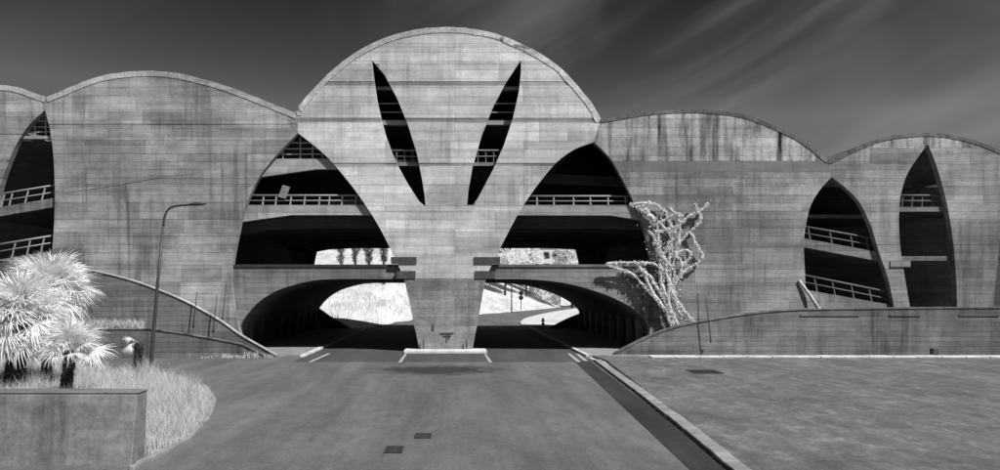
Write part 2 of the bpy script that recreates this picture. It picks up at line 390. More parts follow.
lobeR_l = [(594, 142), (575, 149), (557, 162), (540, 182), (527, 200), (516, 218), (506, 237), (497, 255), (486, 279), (479, 315), (472, 352)]
lobeR_r = [(594, 142), (610, 158), (620, 175), (630, 194), (637, 210), (644, 230), (649, 252), (652, 275), (653, 300), (651, 325), (646, 352)]
lobeLL_r = [(45, 110), (50, 130), (53, 152), (54.5, 180), (54.5, 210), (53, 240), (50, 268), (47, 300), (42, 352)]
lobeLL_l = [(45, 110), (30, 124), (17, 143), (8, 163), (0, 187), (-5, 215), (-9, 250), (-10, 290), (-8, 352)]
lobeRR_l = [(831.6, 177), (820, 190), (811, 205), (807, 220), (804, 240), (804.5, 262), (806, 292), (809, 320), (813, 352)]
lobeRR_r = [(831.6, 177), (846, 188), (860, 203), (871, 226), (879, 252), (888, 278), (894, 306), (902, 352)]
lobe3_l = [(928, 144), (917.5, 158), (907, 175), (900.5, 197), (899, 226), (901, 252), (905, 278), (910, 306), (918, 352)]
lobe3_r = [(928, 144), (937, 167), (943, 188), (948, 209), (953, 240), (956, 275), (957, 310), (955, 352)]
slitL = [(372, 60), (374, 80), (377, 100), (381, 118), (386, 136), (392, 152), (399, 167.5), (408, 184), (419, 201), (425.5, 206.5), (424.5, 195), (422, 179), (417, 154), (408, 125), (397, 98), (384, 74)]
slitR = [(521, 60), (506, 82.5), (493, 107), (481.5, 136), (472.5, 167.5), (468.5, 190), (467, 206.5), (472.6, 205.5), (478, 198), (493, 169.7), (504, 145), (513, 118), (519, 91.5), (521, 72)]
sp = lambda l: spline(l, 4)
rv = lambda l: list(reversed(l))
bays = {
    'C': ([sp(roofC) + sp(lobeR_l) + rv(sp(lobeL_r))], 'dome', [20, 47, 64, 81.5, 85.5, 102, 118, 122, 142, 163, 166, 185, 206, 212, 232, 253, 278.5, 296, 314, 333, 353], 52),
    'L': ([sp(roofL) + sp(lobeL_l) + rv(sp(lobeLL_r))], 'left', [60, 97, 110, 124, 127, 140, 154, 169, 184, 202, 219, 233, 249, 265, 282, 300, 318, 353], 48),
    'R': ([sp(roofR) + sp(lobeRR_l) + rv(sp(lobeR_r))], 'right', [100, 135, 161, 172, 184, 196, 211, 228, 247, 264, 283, 300, 320, 353], 54),
    'RR': ([sp(roofRR) + [(1012, 190), (1000, 240), (994, 300), (992, 352)] + rv(sp(lobe3_r)) + sp(lobe3_l) + rv(sp(lobeRR_r))], 'right', [120, 148, 164, 181, 200, 222, 245, 268, 290, 320, 353], 46),
    'LL': ([sp(roofLL) + sp(lobeLL_l) + [(-55, 352), (-60, 290), (-62, 220), (-56, 160)]], 'left', [70, 100, 117, 134, 138, 160, 185, 210, 240, 270, 353], 40),
    'RRR': ([sp(roofRRR) + [(1160, 352), (1050, 352), (1048, 290), (1042, 230), (1030, 190)]], 'right', [140, 170, 200, 230, 260, 290, 353], 50),
    'LLL': ([sp(roofLLL) + [(-58, 160), (-88, 230), (-95, 300), (-95, 352), (-170, 352)]], 'left', [90, 130, 170, 210, 250, 290, 353], 50),
}
bays['C'][0].extend([slitL, slitR])
def dedupe(l):
    out = []
    for p in l:
        if not out or (p[0] - out[-1][0]) ** 2 + (p[1] - out[-1][1]) ** 2 > .05: out.append(p)
    if (out[0][0] - out[-1][0]) ** 2 + (out[0][1] - out[-1][1]) ** 2 < .05: out.pop()
    return out
DEPTH = 34.0
rp = random.Random(11); npan = 0
for key, (loops, mk, lifts, colw) in bays.items():
    L = [Fl(dedupe(l)) for l in loops]
    wall = prism_obj('facade_wall', L, .07, .6, M[mk], B)
    bw = link('rear_facade_wall', wall.data, None, B); bw.location.y = DEPTH - .6
    # front skin cast in lifts and panels, each its own piece
    pts = [p for l in L for p in l]; tri = tessellate_polygon([[Vector((p[0], p[1], 0)) for p in l] for l in L])
    src = bmesh.new(); vv = [src.verts.new((p[0], 0, p[1])) for p in pts]
    for t in tri:
        try: src.faces.new([vv[i] for i in t])
        except ValueError: pass
    x0, x1 = min(p[0] for p in pts), max(p[0] for p in pts)
    def clip(b, co_, no):
        bmesh.ops.bisect_plane(b, geom=b.verts[:] + b.edges[:] + b.faces[:], plane_co=co_, plane_no=no, clear_outer=True)
    g = .007
    for a, b_ in zip(lifts, lifts[1:]):
        zt, zb = F(0, a)[1], F(0, b_)[1]
        thin = (b_ - a) < 5
        lb = src.copy(); clip(lb, (0, 0, zt - g), (0, 0, 1)); clip(lb, (0, 0, zb + g), (0, 0, -1))
        if not lb.faces: lb.free(); continue
        w = colw / SC * (1.9 if thin else 1)
        x = x0 - rp.uniform(0, .8) * w
        while x < x1:
            wx = w * rp.uniform(.75, 1.3)
            pb = lb.copy(); clip(pb, (x + wx - g, 0, 0), (1, 0, 0)); clip(pb, (x + g, 0, 0), (-1, 0, 0))
            x += wx; pb.faces.index_update()
            if not pb.faces or sum(f_.calc_area() for f_ in pb.faces) < .05: pb.free(); continue
            mat = M[mk]
            if thin and mk == 'dome': mat = M['dband']
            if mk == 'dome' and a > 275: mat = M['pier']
            if key == 'R' and 150 > a: mat = M['streaked']
            if key == 'R' and 170 < a < 210: mat = M['rightpale']
            if key == 'R' and a == 161: mat = M['band']
            if key == 'RR' and a < 145: mat = M['streaked']
            off = rp.uniform(0, .014) + (.03 if thin else 0)
            pb.faces.ensure_lookup_table(); left_ = set(range(len(pb.faces)))
            while left_:                                       # one object per connected piece
                q_ = [left_.pop()]; isl = set(q_)
                while q_:
                    for e in pb.faces[q_.pop()].edges:
                        for f2 in e.link_faces:
                            if f2.index in left_: left_.discard(f2.index); isl.add(f2.index); q_.append(f2.index)
                nb = pb.copy(); nb.faces.ensure_lookup_table()
                bmesh.ops.delete(nb, geom=[f2 for f2 in nb.faces if f2.index not in isl], context='FACES')
                if sum(f_.calc_area() for f_ in nb.faces) < .04: nb.free(); continue
                bmesh.ops.dissolve_limit(nb, angle_limit=.01, verts=nb.verts, edges=nb.edges)
                ex = bmesh.ops.extrude_face_region(nb, geom=nb.faces[:])
                for q in ex['geom']:
                    if isinstance(q, bmesh.types.BMVert): q.co.y = .074
                for q in nb.verts:
                    if q.co.y < .05: q.co.y = off
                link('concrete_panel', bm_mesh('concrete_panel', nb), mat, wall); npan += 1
            pb.free()
        lb.free()
    src.free()
print('panels', npan)
# vault roofs with their projecting rims
for rl, m_ in ((roofC, 'rimC'), (roofL, 'rimL'), (roofLL, 'rimL'), (roofR, 'rimR'), (roofRR, 'rimR'), (roofRRR, 'rimR'), (roofLLL, 'rimL')):
    p = Fl(sp(rl)); up, dn = [], []
    cxm = sum(q[0] for q in p) / len(p)
    for i, q in enumerate(p):
        a, b_ = p[max(0, i - 1)], p[min(len(p) - 1, i + 1)]
        t = Vector((b_[0] - a[0], b_[1] - a[1])).normalized(); n = Vector((-t.y, t.x))
        if n.y < 0: n = -n
        j = random.uniform(-.02, .02); th_ = .16 if m_ == 'rimR' else (.30 + (random.uniform(-.05, .07) if rl is roofC and q[0] > 0 else 0))
        up.append((q[0] + n.x * (.10 + j), q[1] + n.y * (.10 + j))); dn.append((q[0] - n.x * th_, q[1] - n.y * th_))
    bm = bmesh.new(); y0, y1 = -.035, DEPTH + .2
    A = [bm.verts.new((q[0], y0, q[1])) for q in up]; Bv = [bm.verts.new((q[0], y0, q[1])) for q in dn]
    Cv = [bm.verts.new((q[0], y1, q[1])) for q in up]; D = [bm.verts.new((q[0], y1, q[1])) for q in dn]
    for i in range(len(p) - 1):
        bm.faces.new((A[i], A[i + 1], Bv[i + 1], Bv[i])); bm.faces.new((A[i], Cv[i], Cv[i + 1], A[i + 1]))
        bm.faces.new((Bv[i], Bv[i + 1], D[i + 1], D[i])); bm.faces.new((Cv[i], D[i], D[i + 1], Cv[i + 1]))
    for i in (0, len(p) - 1): bm.faces.new((A[i], Bv[i], D[i], Cv[i]))
    link('roof_vault', bm_mesh('roof_vault', bm), M[m_], B)

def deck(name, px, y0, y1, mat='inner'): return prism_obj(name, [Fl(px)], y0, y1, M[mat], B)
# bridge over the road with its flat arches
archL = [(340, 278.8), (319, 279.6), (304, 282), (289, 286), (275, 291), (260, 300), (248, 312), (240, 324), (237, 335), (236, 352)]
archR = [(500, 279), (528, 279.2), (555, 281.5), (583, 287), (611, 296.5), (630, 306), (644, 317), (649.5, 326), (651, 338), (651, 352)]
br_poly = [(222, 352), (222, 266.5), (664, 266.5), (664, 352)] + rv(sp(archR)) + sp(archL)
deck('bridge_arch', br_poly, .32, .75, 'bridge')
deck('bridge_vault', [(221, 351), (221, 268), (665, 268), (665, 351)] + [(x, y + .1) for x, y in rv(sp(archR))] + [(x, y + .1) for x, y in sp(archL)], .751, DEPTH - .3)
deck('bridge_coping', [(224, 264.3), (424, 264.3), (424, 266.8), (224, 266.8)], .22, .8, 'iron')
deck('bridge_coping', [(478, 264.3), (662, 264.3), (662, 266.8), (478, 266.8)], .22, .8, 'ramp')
# deck above the bridge: pale edge beam in front, slab behind with shade put into its colour
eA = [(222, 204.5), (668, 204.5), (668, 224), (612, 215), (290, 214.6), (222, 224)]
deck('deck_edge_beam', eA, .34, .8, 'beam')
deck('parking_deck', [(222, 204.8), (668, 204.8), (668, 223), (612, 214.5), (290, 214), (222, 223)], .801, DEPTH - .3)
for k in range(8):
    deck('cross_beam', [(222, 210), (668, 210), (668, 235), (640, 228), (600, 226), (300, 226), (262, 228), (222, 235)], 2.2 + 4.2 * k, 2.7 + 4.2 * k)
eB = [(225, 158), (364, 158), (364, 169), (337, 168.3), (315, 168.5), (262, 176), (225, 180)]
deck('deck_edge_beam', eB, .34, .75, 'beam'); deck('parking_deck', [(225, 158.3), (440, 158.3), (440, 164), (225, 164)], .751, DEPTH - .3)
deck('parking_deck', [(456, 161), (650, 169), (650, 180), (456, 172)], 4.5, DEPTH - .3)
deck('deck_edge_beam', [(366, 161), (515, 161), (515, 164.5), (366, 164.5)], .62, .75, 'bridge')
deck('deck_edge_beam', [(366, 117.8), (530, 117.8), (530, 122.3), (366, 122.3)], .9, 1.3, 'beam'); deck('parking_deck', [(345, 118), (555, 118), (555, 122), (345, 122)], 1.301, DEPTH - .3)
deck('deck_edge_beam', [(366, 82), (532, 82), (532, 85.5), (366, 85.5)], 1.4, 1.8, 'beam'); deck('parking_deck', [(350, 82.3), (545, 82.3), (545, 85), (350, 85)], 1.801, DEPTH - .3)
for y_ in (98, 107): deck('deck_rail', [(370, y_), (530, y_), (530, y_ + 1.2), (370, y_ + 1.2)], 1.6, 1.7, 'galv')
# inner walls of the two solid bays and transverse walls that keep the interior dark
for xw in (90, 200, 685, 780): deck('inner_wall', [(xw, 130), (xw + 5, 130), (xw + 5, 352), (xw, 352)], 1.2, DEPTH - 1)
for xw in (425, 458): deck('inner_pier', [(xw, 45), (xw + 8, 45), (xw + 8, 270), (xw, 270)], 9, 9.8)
# tunnel side walls with piers
for s, xw in ((1, 14.9), (-1, -16.6)):
    for k in range(9):
        box_obj('tunnel_pier', (xw - s * .35, 3.0 + 3.6 * k, 2.0), (.55, .7, 4.0), M['inner'] if s < 0 else M['bridge'], B)  # left row takes the concrete with interior shade in its colour
# pier plinth, brackets, graffiti
bm = bmesh.new(); box(bm, (-.72, -.35, .10), (6.1, 2.2, .24), 0, .04)
link('plinth', bm_mesh('plinth', bm), M['kerbw'], B)
for x0_, x1_, ya, yb in ((391, 416.5, 257, 264), (396.5, 415.5, 271, 278.6), (474, 500, 257, 264), (475, 495, 271, 278.6)):
    q = deck('bracket_plate', [(x0_, ya), (x1_, ya), (x1_, yb), (x0_, yb)], -.06, .30, 'plate')
for x_ in (423.5, 466.5): tube_obj('bolt_rod', [(F(x_, 352)[0], -.25, .3), (F(x_, 352)[0], -.25, 1.0)], .05, M['iron'], B)
bm = bmesh.new()
for pts_ in ([(440, 333.5), (454, 333)], [(447, 333), (446.6, 342)], [(443, 336), (451, 336)], [(449.5, 333), (449, 339)]):
    (ax, az), (bx, bz) = Fl(pts_); tube(bm, [(ax, -.004, az), (bx, -.004, bz)], .055, 4)
link('graffiti', bm_mesh('graffiti', bm), M['paintdark'], B)
deck('stain_plate', [(431.5, 325), (434, 325), (434, 331), (431.5, 331)], -.02, .05, 'plate')

deck('pour_joint', [(66, 192.2), (110, 185.5), (160, 177), (200, 172), (200, 172.7), (160, 177.8), (110, 186.4), (66, 193.2)], -.015, .03, 'left')
deck('sun_catching_panel', [(281, 184), (288.5, 186), (284, 198), (276.5, 196)], .55, .62, 'bridge')  # slanted panel added to catch the sun as a bright patch
# railings
def railing(posts, top, mid, base, y, lean=.0, pw=.11, steel='galv'):
    (xa, ya), (xb, yb) = top
    r = bpy.data.objects.new('railing', None); COL.objects.link(r); r.parent = B
    def ln(seg, x): return seg[0][1] + (seg[1][1] - seg[0][1]) * (x - seg[0][0]) / (seg[1][0] - seg[0][0])
    for x in posts:
        X, z1 = F(x + lean, ln(top, x + lean)); X0, z0 = F(x, ln(base, x))
        bm = bmesh.new(); tube(bm, [(X0, y, z0 - .03), (X, y, z1)], pw * .72, 4); link('post', bm_mesh('post', bm), M[steel], r)
    for seg, w in ((top, .075), (mid, .05)):
        (ax, az), (bx, bz) = Fl(seg); tube_obj('rail', [(ax, y - .02, az), (bx, y - .02, bz)], w, M[steel], r, 6)
railing([260, 273, 288, 302, 317, 327, 340, 354], ((236, 194.3), (372, 194.3)), ((236, 199.5), (372, 199.5)), ((236, 204.5), (372, 204.5)), .75, 1.2)
railing([538, 555, 575, 592, 610, 628], ((520, 195), (645, 195)), ((520, 200), (645, 200)), ((520, 204.5), (645, 204.5)), .75, -.3)
railing([388, 396, 404, 412, 478, 486, 494, 502], ((380, 149), (515, 149)), ((380, 155), (515, 155)), ((380, 161), (515, 161)), .68, 0, .07, 'galv_shaded')
# grilles in the peaks of the lobes
def grille(vx, hy, x0_, x1_, ybot, y):
    r = bpy.data.objects.new('window_grille', None); COL.objects.link(r); r.parent = B
    for x in vx:
        X, z0 = F(x, ybot); _, z1 = F(x, hy[0] - 6); box_obj('bar', (X, y, (z0 + z1) / 2), (.10, .08, abs(z1 - z0)), M['galv'], r)
    for h in hy:
        X0, z = F(x0_, h); X1, _ = F(x1_, h); box_obj('bar', ((X0 + X1) / 2, y + .09, z), (X1 - X0, .08, .10), M['galv'], r)
grille([281, 298.6, 311, 321], [141, 147, 152.5], 272, 330, 158, .72)
grille([30, 41, 48], [119, 125, 130], 12, 54, 136, .72)
# outer lobes: sloping ramps with railings
def ramp(top, th, y0=.34, mat='bridge', depth=12):  # beams in darker concrete, weaker light of the outer lobes in the colour
    (xa, ya), (xb, yb) = top
    deck('ramp_edge_beam', [(xa, ya), (xb, yb), (xb, yb + th), (xa, ya + th)], y0, y0 + .4, mat)
    deck('ramp_deck', [(xa, ya + .4), (xb, yb + .4), (xb, yb + th - .5), (xa, ya + th - .5)], y0 + .401, y0 + depth)
ramp(((-20, 209.5), (60, 196)), 9)
railing([-4, 4, 20, 37], ((-16, 195), (60, 182.5)), ((-16, 202), (60, 189.5)), ((-16, 209), (60, 196)), .65, 4)
deck('sill_wall', [(-20, 262), (62, 249), (62, 352), (-20, 352)], .30, .62, 'left')
railing([8, 23, 37], ((-16, 246), (48, 235.5)), ((-16, 253), (48, 242.5)), ((-16, 261), (48, 251)), .5, 4)
deck('deck_edge_beam', [(8, 135), (58, 135), (58, 138), (8, 138)], .34, .8, 'beam'); deck('parking_deck', [(-40, 139), (60, 139), (60, 143), (-40, 143)], .9, DEPTH - 1)
deck('inner_wall', [(-160, 115), (75, 115), (75, 352), (-160, 352)], 13, 13.4)  # cross wall added to keep the left outer lobe dark
ramp(((798, 236.5), (890, 253.5)), 9)
railing([814, 836, 857, 873], ((800, 224.5), (884, 239)), ((800, 231), (884, 246)), ((800, 237), (884, 252.3)), .65, -2.5, .09, 'galv_shaded')
deck('sill_wall', [(798, 288), (900, 306), (910, 352), (798, 352)], .30, .62, 'right')
railing([820, 838, 857, 875], ((802, 274), (892, 292)), ((802, 281), (892, 299)), ((802, 288.5), (892, 304.5)), .5, -3, .09, 'galv_shaded')
deck('deck_edge_beam', [(800, 211), (885, 211), (885, 214.5), (800, 214.5)], 3, 3.4, 'bridge'); deck('parking_deck', [(795, 211.3), (1010, 211.3), (1010, 214), (795, 214)], 3.401, DEPTH - 1)
deck('deck_edge_beam', [(892, 206.5), (960, 206.5), (960, 211), (892, 211)], .34, .8, 'ramp')
railing([906, 916, 926, 937, 946], ((896, 194.5), (952, 194.5)), ((896, 200), (952, 200)), ((896, 206.5), (952, 206.5)), .6, 1, .09, 'galv_shaded')
deck('deck_edge_beam', [(890, 256), (968, 256), (968, 260.5), (890, 260.5)], .34, .8, 'ramp'); deck('parking_deck', [(880, 256.5), (1010, 256.5), (1010, 260), (880, 260)], .801, 12)
deck('bracket_plate', [(890, 260.8), (910, 260.8), (910, 267), (890, 267)], -.08, .3, 'bridge')
deck('sill_wall', [(900, 308), (975, 308), (975, 352), (900, 352)], .30, .62, 'right')
deck('inner_wall', [(790, 165), (1150, 165), (1150, 352), (790, 352)], 13, 13.4)  # cross wall added to stop light showing through the right lobes
tube_obj('lightning_rod', [F(862, 143)[0:1] + (17,) + F(862, 143)[1:2], F(862, 139)[0:1] + (17,) + F(862, 139)[1:2]], .05, M['iron'], B)

# ================================================================== RAMP WALLS AND PLANTERS
ZR = 56.0
def ramp_wall(top, name, label, mat, Z=ZR, cop=.07, th=.35, base=358.5, pale='coping'):
    t = thing(name, label, 'wall')
    T = Fl(sp(top), Z); y0 = Z - 60
    x1 = T[-1][0]; x0_ = T[0][0]
    prism_obj('wall', [T + [(x1, -.05), (x0_, -.05)]], y0, y0 + th, M[mat], t)
    up = [(x, z + cop) for x, z in T]; dn = [(x, z + .004) for x, z in T]
    prism_obj('coping', [up + rv(dn)], y0 - .07, y0 + th + .07, M[pale], t)
    return t
topL = [(-160, 268), (-60, 262), (0, 261), (30, 262.5), (52, 265.5), (94, 271.5), (131, 280.5), (159, 290.5), (187, 302.5), (220, 321), (239, 334.5), (258, 345.5), (277, 356.3)]
wl = ramp_wall(topL, 'ramp_wall', 'curved concrete ramp wall sweeping down to the road at left of the arches', 'rampL')
topR = [(614, 354.5), (630, 346), (650, 336.5), (677, 327), (715, 319.5), (753, 313.7), (791, 310.5), (830, 309.4), (947, 308.3), (1060, 308), (1180, 308)]
wr = ramp_wall(topR, 'ramp_wall', 'stained concrete ramp wall along the right pavement under the creeper', 'ramp', pale='ramp', cop=.10)
for a, b_ in ((801, 860), (890, 921), (960, 1000)):
    q = Fl([(a, 314), (b_, 314), (b_, 316), (a, 316)], 55.9); prism_obj('ledge', [q], -4.07, -3.98, M['ramp'], wr)
# the matching walls behind the building
for src_, lab in ((wl, 'shaded ramp wall seen at the far end of the left tunnel'), (wr, 'shaded ramp wall seen at the far end of the right tunnel')):
    e = thing('rear_ramp_wall', lab, 'wall', (0, DEPTH + 4.0, 0))
    for ch in list(src_.children):
        if ch.name.startswith('ledge'): continue
        c = ch.copy(); COL.objects.link(c); c.parent = e
    if src_ is wl: e.location.x = .4
pw = thing('planter_wall', 'low dark concrete planter wall in front of the left ramp wall', 'wall')
pt = [F(x, y, 54.9) for x, y in ((-160, 329), (40, 329), (150, 329.6), (190, 335), (241, 344.5), (268, 357.5))]
prism_obj('wall', [pt + [(pt[-1][0], -.05), (pt[0][0], -.05)]], -5.1, -4.8, M['rampL'], pw)
prism_obj('coping', [[(x, z + .07) for x, z in pt] + rv([(x, z + .004) for x, z in pt])], -5.16, -4.76, M['ramp'], pw)
soil = [F(x, y + 1.5, 54.9) for x, y in ((-160, 329), (40, 329), (150, 329.6), (190, 335), (241, 344.5))]
kind(prism_obj('planter_soil', [soil + [(soil[-1][0], 0), (soil[0][0], 0)]], -4.79, -4.08, M['soil']), 'structure')
# ramp road between the walls and the facade
for nm, tp in (('ramp_road', topL), ('ramp_road', topR)):
    T = Fl([(x, y + 14) for x, y in tp if (x < 250 or x > 640)], 58.0)
    kind(prism_obj(nm, [T + [(T[-1][0], -.3), (T[0][0], -.3)]], -3.64, -.15, M['road_dark']), 'structure')
# thin iron rods fixed to the walls
for i, (a, b_, Z, lab) in enumerate((((226, 284), (222.6, 317), 57.5, 'thin iron rod nearest the left arch above the ramp wall'), ((217, 295), (213, 330), 55.5, 'middle thin iron rod crossing the left ramp wall top'),
        ((197, 292), (193, 325), 55.5, 'leftmost thin iron rod crossing the left ramp wall top'), ((698, 293), (698.5, 322), 57.5, 'straight iron rod beside the creeper foot on the right'),
        ((706, 298), (711, 340), 55.5, 'leaning iron rod on the right ramp wall by the creeper'))):
    (ax, az), (bx, bz) = F(*a, Z), F(*b_, Z)
    o = thing('iron_rod', lab, 'rod', (bx, Z - 60, bz), 'iron rods on the ramp walls')
    tube_obj('rod', [(0, 0, -.2), ((ax - bx), 0, az - bz)], .036, M['iron'], o)
    box_obj('foot_plate', (0, .06 if Z < 56 else 0, -.1), (.10, .12, .16), M['iron'], o)
# near wall bottom left
nw = thing('boundary_wall', 'thick grey concrete wall end in the near left corner before the palms', 'wall')
Zf = 21.2; xf0, zt = F(137, 394, Zf + .2)
bm = bmesh.new()
xr = F(143, 393, Zf + .9)[0]
def ring(y, x, z): return bm.verts.new((x, y, z))
yf, yb_ = Zf - 60, Zf - 60 + .95
fb, ft, bb, bt = (yf - .0, F(131, 467, Zf)[0]), (yf + .22, F(137, 394, Zf + .22)[0]), (yb_, F(131, 467, Zf)[0]), (yb_, F(137, 394, Zf + .22)[0])
q = [bm.verts.new(c) for c in ((fb[1], fb[0], -.05), (bb[1], bb[0], -.05), (bt[1], bt[0], zt), (ft[1], ft[0], zt), (-40, fb[0], -.05), (-40, bb[0], -.05), (-40, bt[0], zt), (-40, ft[0], zt))]
for fc in ((0, 1, 2, 3), (4, 7, 6, 5), (0, 3, 7, 4), (1, 5, 6, 2), (3, 2, 6, 7), (0, 4, 5, 1)): bm.faces.new([q[i] for i in fc])
bmesh.ops.bevel(bm, geom=[e for e in bm.edges], offset=.03, segments=1, affect='EDGES')
link('wall', bm_mesh('wall', bm), M['near'], nw)
box_obj('coping', ((-40 + ft[1]) / 2 + .02, (ft[0] + bt[0]) / 2, zt + .03), (ft[1] + 40 + .01, .74, .05), M['bridge'], nw, 0, .015)

# ================================================================== STREET OBJECTS
lb_ = (F(150, 378, 42)[0], -18.0)
lt = thing('street_lamp', 'slim leaning dark street lamp with single curved arm before the left wall', 'street lamp', (lb_[0], lb_[1], 0))
def L_(px, py): x, z = F(px, py, 42); return (x - lb_[0], 0, z)
tube_obj('pole', [(-.02, 0, -.05), L_(152, 352), L_(157, 290), L_(163.2, 226)], [.11, .10, .085, .065], M['lampm'], lt, 10)
tube_obj('arm', spline([L_(163.2, 226), L_(165, 215.5), L_(169, 209), L_(176, 206), L_(192, 204.6)], 5), .06, M['lampm'], lt, 8)
bm = bmesh.new(); hx, _, hz = L_(198, 204)
bmesh.ops.create_uvsphere(bm, u_segments=12, v_segments=8, radius=1, matrix=Matrix.Translation((hx, 0, hz)) @ Matrix.Rotation(-.05, 4, 'Y') @ Matrix.Diagonal((.46, .17, .10, 1)))
link('lamp_head', bm_mesh('lamp_head', bm), M['lampm'], lt, True)
box_obj('base_plate', (0, 0, .02), (.4, .4, .05), M['iron'], lt)

def grate(x0_, x1_, y0_, y1_, z, lab):
    w, l = x1_ - x0_, y1_ - y0_; t = thing('drain_grate', lab, 'drain', ((x0_ + x1_) / 2, (y0_ + y1_) / 2, z), 'drain grates')
    box_obj('pan', (0, 0, .004), (w - .03, l - .03, .006), M['signal'], t)
    for s in (-1, 1):
        box_obj('frame', (s * (w / 2), 0, .012), (.06, l + .06, .024), M['iron'], t); box_obj('frame', (0, s * (l / 2), .0125), (w, .06, .022), M['iron'], t)
    n = max(5, int(w / .11))
    for i in range(1, n): box_obj('bar', (-w / 2 + w * i / n, 0, .011), (.045, l, .016), M['iron'], t)
def gq(a, b_): (xa, ya), (xb, yb) = G(*a), G(*b_); return xa, xb, min(ya, yb), max(ya, yb)
grate(*gq((385, 453), (403, 447)), .012, 'dark rectangular drain grate nearest the camera on the road')
grate(*gq((415.5, 438.3), (431, 434)), .012, 'smaller drain grate in the road just beyond the nearest one')
grate(*gq((696, 375.5), (713, 372)), .104, 'narrow drain grate in the right pavement before the wall')

# traffic light, far lamp post, bollard beyond the right tunnel
def on_hill(px, py_base, Z): x = (px - 455) / FPX * Z; y = Z - 60; return x, y, max(0, terr(x, y))
x_, y_, z_ = on_hill(521, 308, 178); tl = thing('traffic_light', 'small two lamp traffic light beyond the right arch', 'traffic light', (x_, y_, z_))
k_ = 178 / FPX; hgt = CAMH + (290 - 293) * -1 * 0 - z_ - 3 * k_ + 0
tube_obj('pole', [(0, 0, -.1), (0, 0, hgt - .3)], .09, M['signal'], tl, 8)
for dz in (0, -1.05):
    bm = bmesh.new(); bmesh.ops.create_cone(bm, cap_ends=True, segments=18, radius1=.52, radius2=.52, depth=.35, matrix=Matrix.Translation((0, -.1, hgt + dz)) @ Matrix.Rotation(math.pi / 2, 4, 'X'))
    link('lamp_housing', bm_mesh('lamp_housing', bm), M['signal'], tl)
    bm = bmesh.new(); bmesh.ops.create_cone(bm, cap_ends=True, segments=18, radius1=.3, radius2=.3, depth=.06, matrix=Matrix.Translation((0, -.31, hgt + dz)) @ Matrix.Rotation(math.pi / 2, 4, 'X'))
    link('lens', bm_mesh('lens', bm), M['glass'], tl)
x_, y_, z_ = on_hill(511.6, 310, 166); fl = thing('lamp_post', 'thin grey post on the verge beyond the right arch', 'post', (x_, y_, z_))
tube_obj('pole', [(0, 0, -.1), (0, 0, 4), (0, 0, 9)], [.14, .12, .09], M['lampm'], fl, 8); tube_obj('arm', [(0, 0, 9), (-.4, 0, 9.5), (-1.8, 0, 9.7)], .06, M['lampm'], fl)
x_, y_ = G(543, 326.5); bo = thing('bollard', 'small dark bollard on the pale footway beyond the right tunnel', 'bollard', (x_, y_, .15))
tube_obj('post', [(0, 0, 0), (0, 0, .25), (0, 0, .3), (0, 0, .75)], [.2, .2, .12, .12], M['signal'], bo, 10); tube_obj('cap', [(0, 0, .75), (0, 0, .82), (0, 0, .95)], [.17, .19, .06], M['signal'], bo, 10)
for s in (-1, 1): tube_obj('outlet', [(0, 0, .58), (s * .26, 0, .58)], .07, M['signal'], bo, 8)

# ================================================================== PLANTS
R = random.Random(5)
def quads(name, qs, mat, parent=None):
    v, f = [], []
    for q in qs:
        n = len(v); v.extend(q); f.append(tuple(range(n, n + len(q))))
    return link(name, mesh(name, v, f), mat, parent)
def leaf(c, s, r=R):
    n = Vector((r.gauss(0, 1), r.gauss(0, 1), r.gauss(0, 1))).normalized(); u = n.orthogonal().normalized(); w = n.cross(u)
    a = r.uniform(0, 6.28); u, w = u * math.cos(a) + w * math.sin(a), w * math.cos(a) - u * math.sin(a)
    c = Vector(c); l = s * r.uniform(.7, 1.3)
    return [c - u * l, c - w * l * .5 + n * l * .15, c + u * l, c + w * l * .5 + n * l * .15]
# --- climbing plant
cp = thing('climbing_plant', 'pale climbing plant with thick twisting leafy stems on the right facade', 'plant', (F(672, 325)[0], -.2, 0))
ox = F(672, 325)[0]
strands = [[(15, 232), (60, 228), (110, 229), (165, 232), (200, 262)], [(25, 238), (60, 250), (95, 262), (130, 295), (172, 345), (212, 398)],
    [(90, 50), (130, 43), (175, 50), (207, 85), (220, 140), (214, 200), (196, 262)], [(98, 46), (145, 78), (190, 112), (218, 152), (222, 210)], [(135, 60), (170, 95), (178, 140), (182, 190), (186, 250)],
    [(213, 58), (244, 100), (241, 160), (228, 215)], [(334, 42), (310, 66), (272, 85), (245, 110), (205, 125), (170, 138), (165, 170)], [(288, 45), (310, 76), (303, 106), (268, 140), (240, 176), (222, 240)],
    [(281, 135), (300, 180), (316, 206), (300, 230), (262, 254), (232, 290), (215, 320)], [(235, 200), (268, 189), (279, 207), (262, 228), (236, 246)], [(230, 205), (250, 230), (246, 262), (225, 290)],
    [(186, 240), (188, 300), (212, 370), (222, 435)], [(208, 270), (224, 335), (250, 396), (284, 424)], [(188, 290), (205, 350), (228, 405), (245, 432)], [(218, 320), (252, 372), (272, 400), (290, 415)],
    [(200, 250), (212, 300), (206, 340), (214, 400), (236, 425)], [(110, 232), (135, 262), (150, 300), (180, 350), (200, 375)], [(150, 130), (175, 165), (190, 210), (200, 260)], [(165, 110), (200, 95), (232, 75), (250, 82)],
    [(196, 60), (212, 100), (228, 145)], [(252, 100), (232, 128), (214, 160), (196, 205)], [(178, 200), (206, 228), (228, 262), (222, 300), (232, 345)], [(120, 245), (150, 270), (176, 310), (196, 345), (206, 395), (218, 430)], [(175, 180), (200, 215), (215, 260), (210, 310)], [(240, 165), (222, 190), (205, 240), (195, 290)]]
lv, ld = [], []
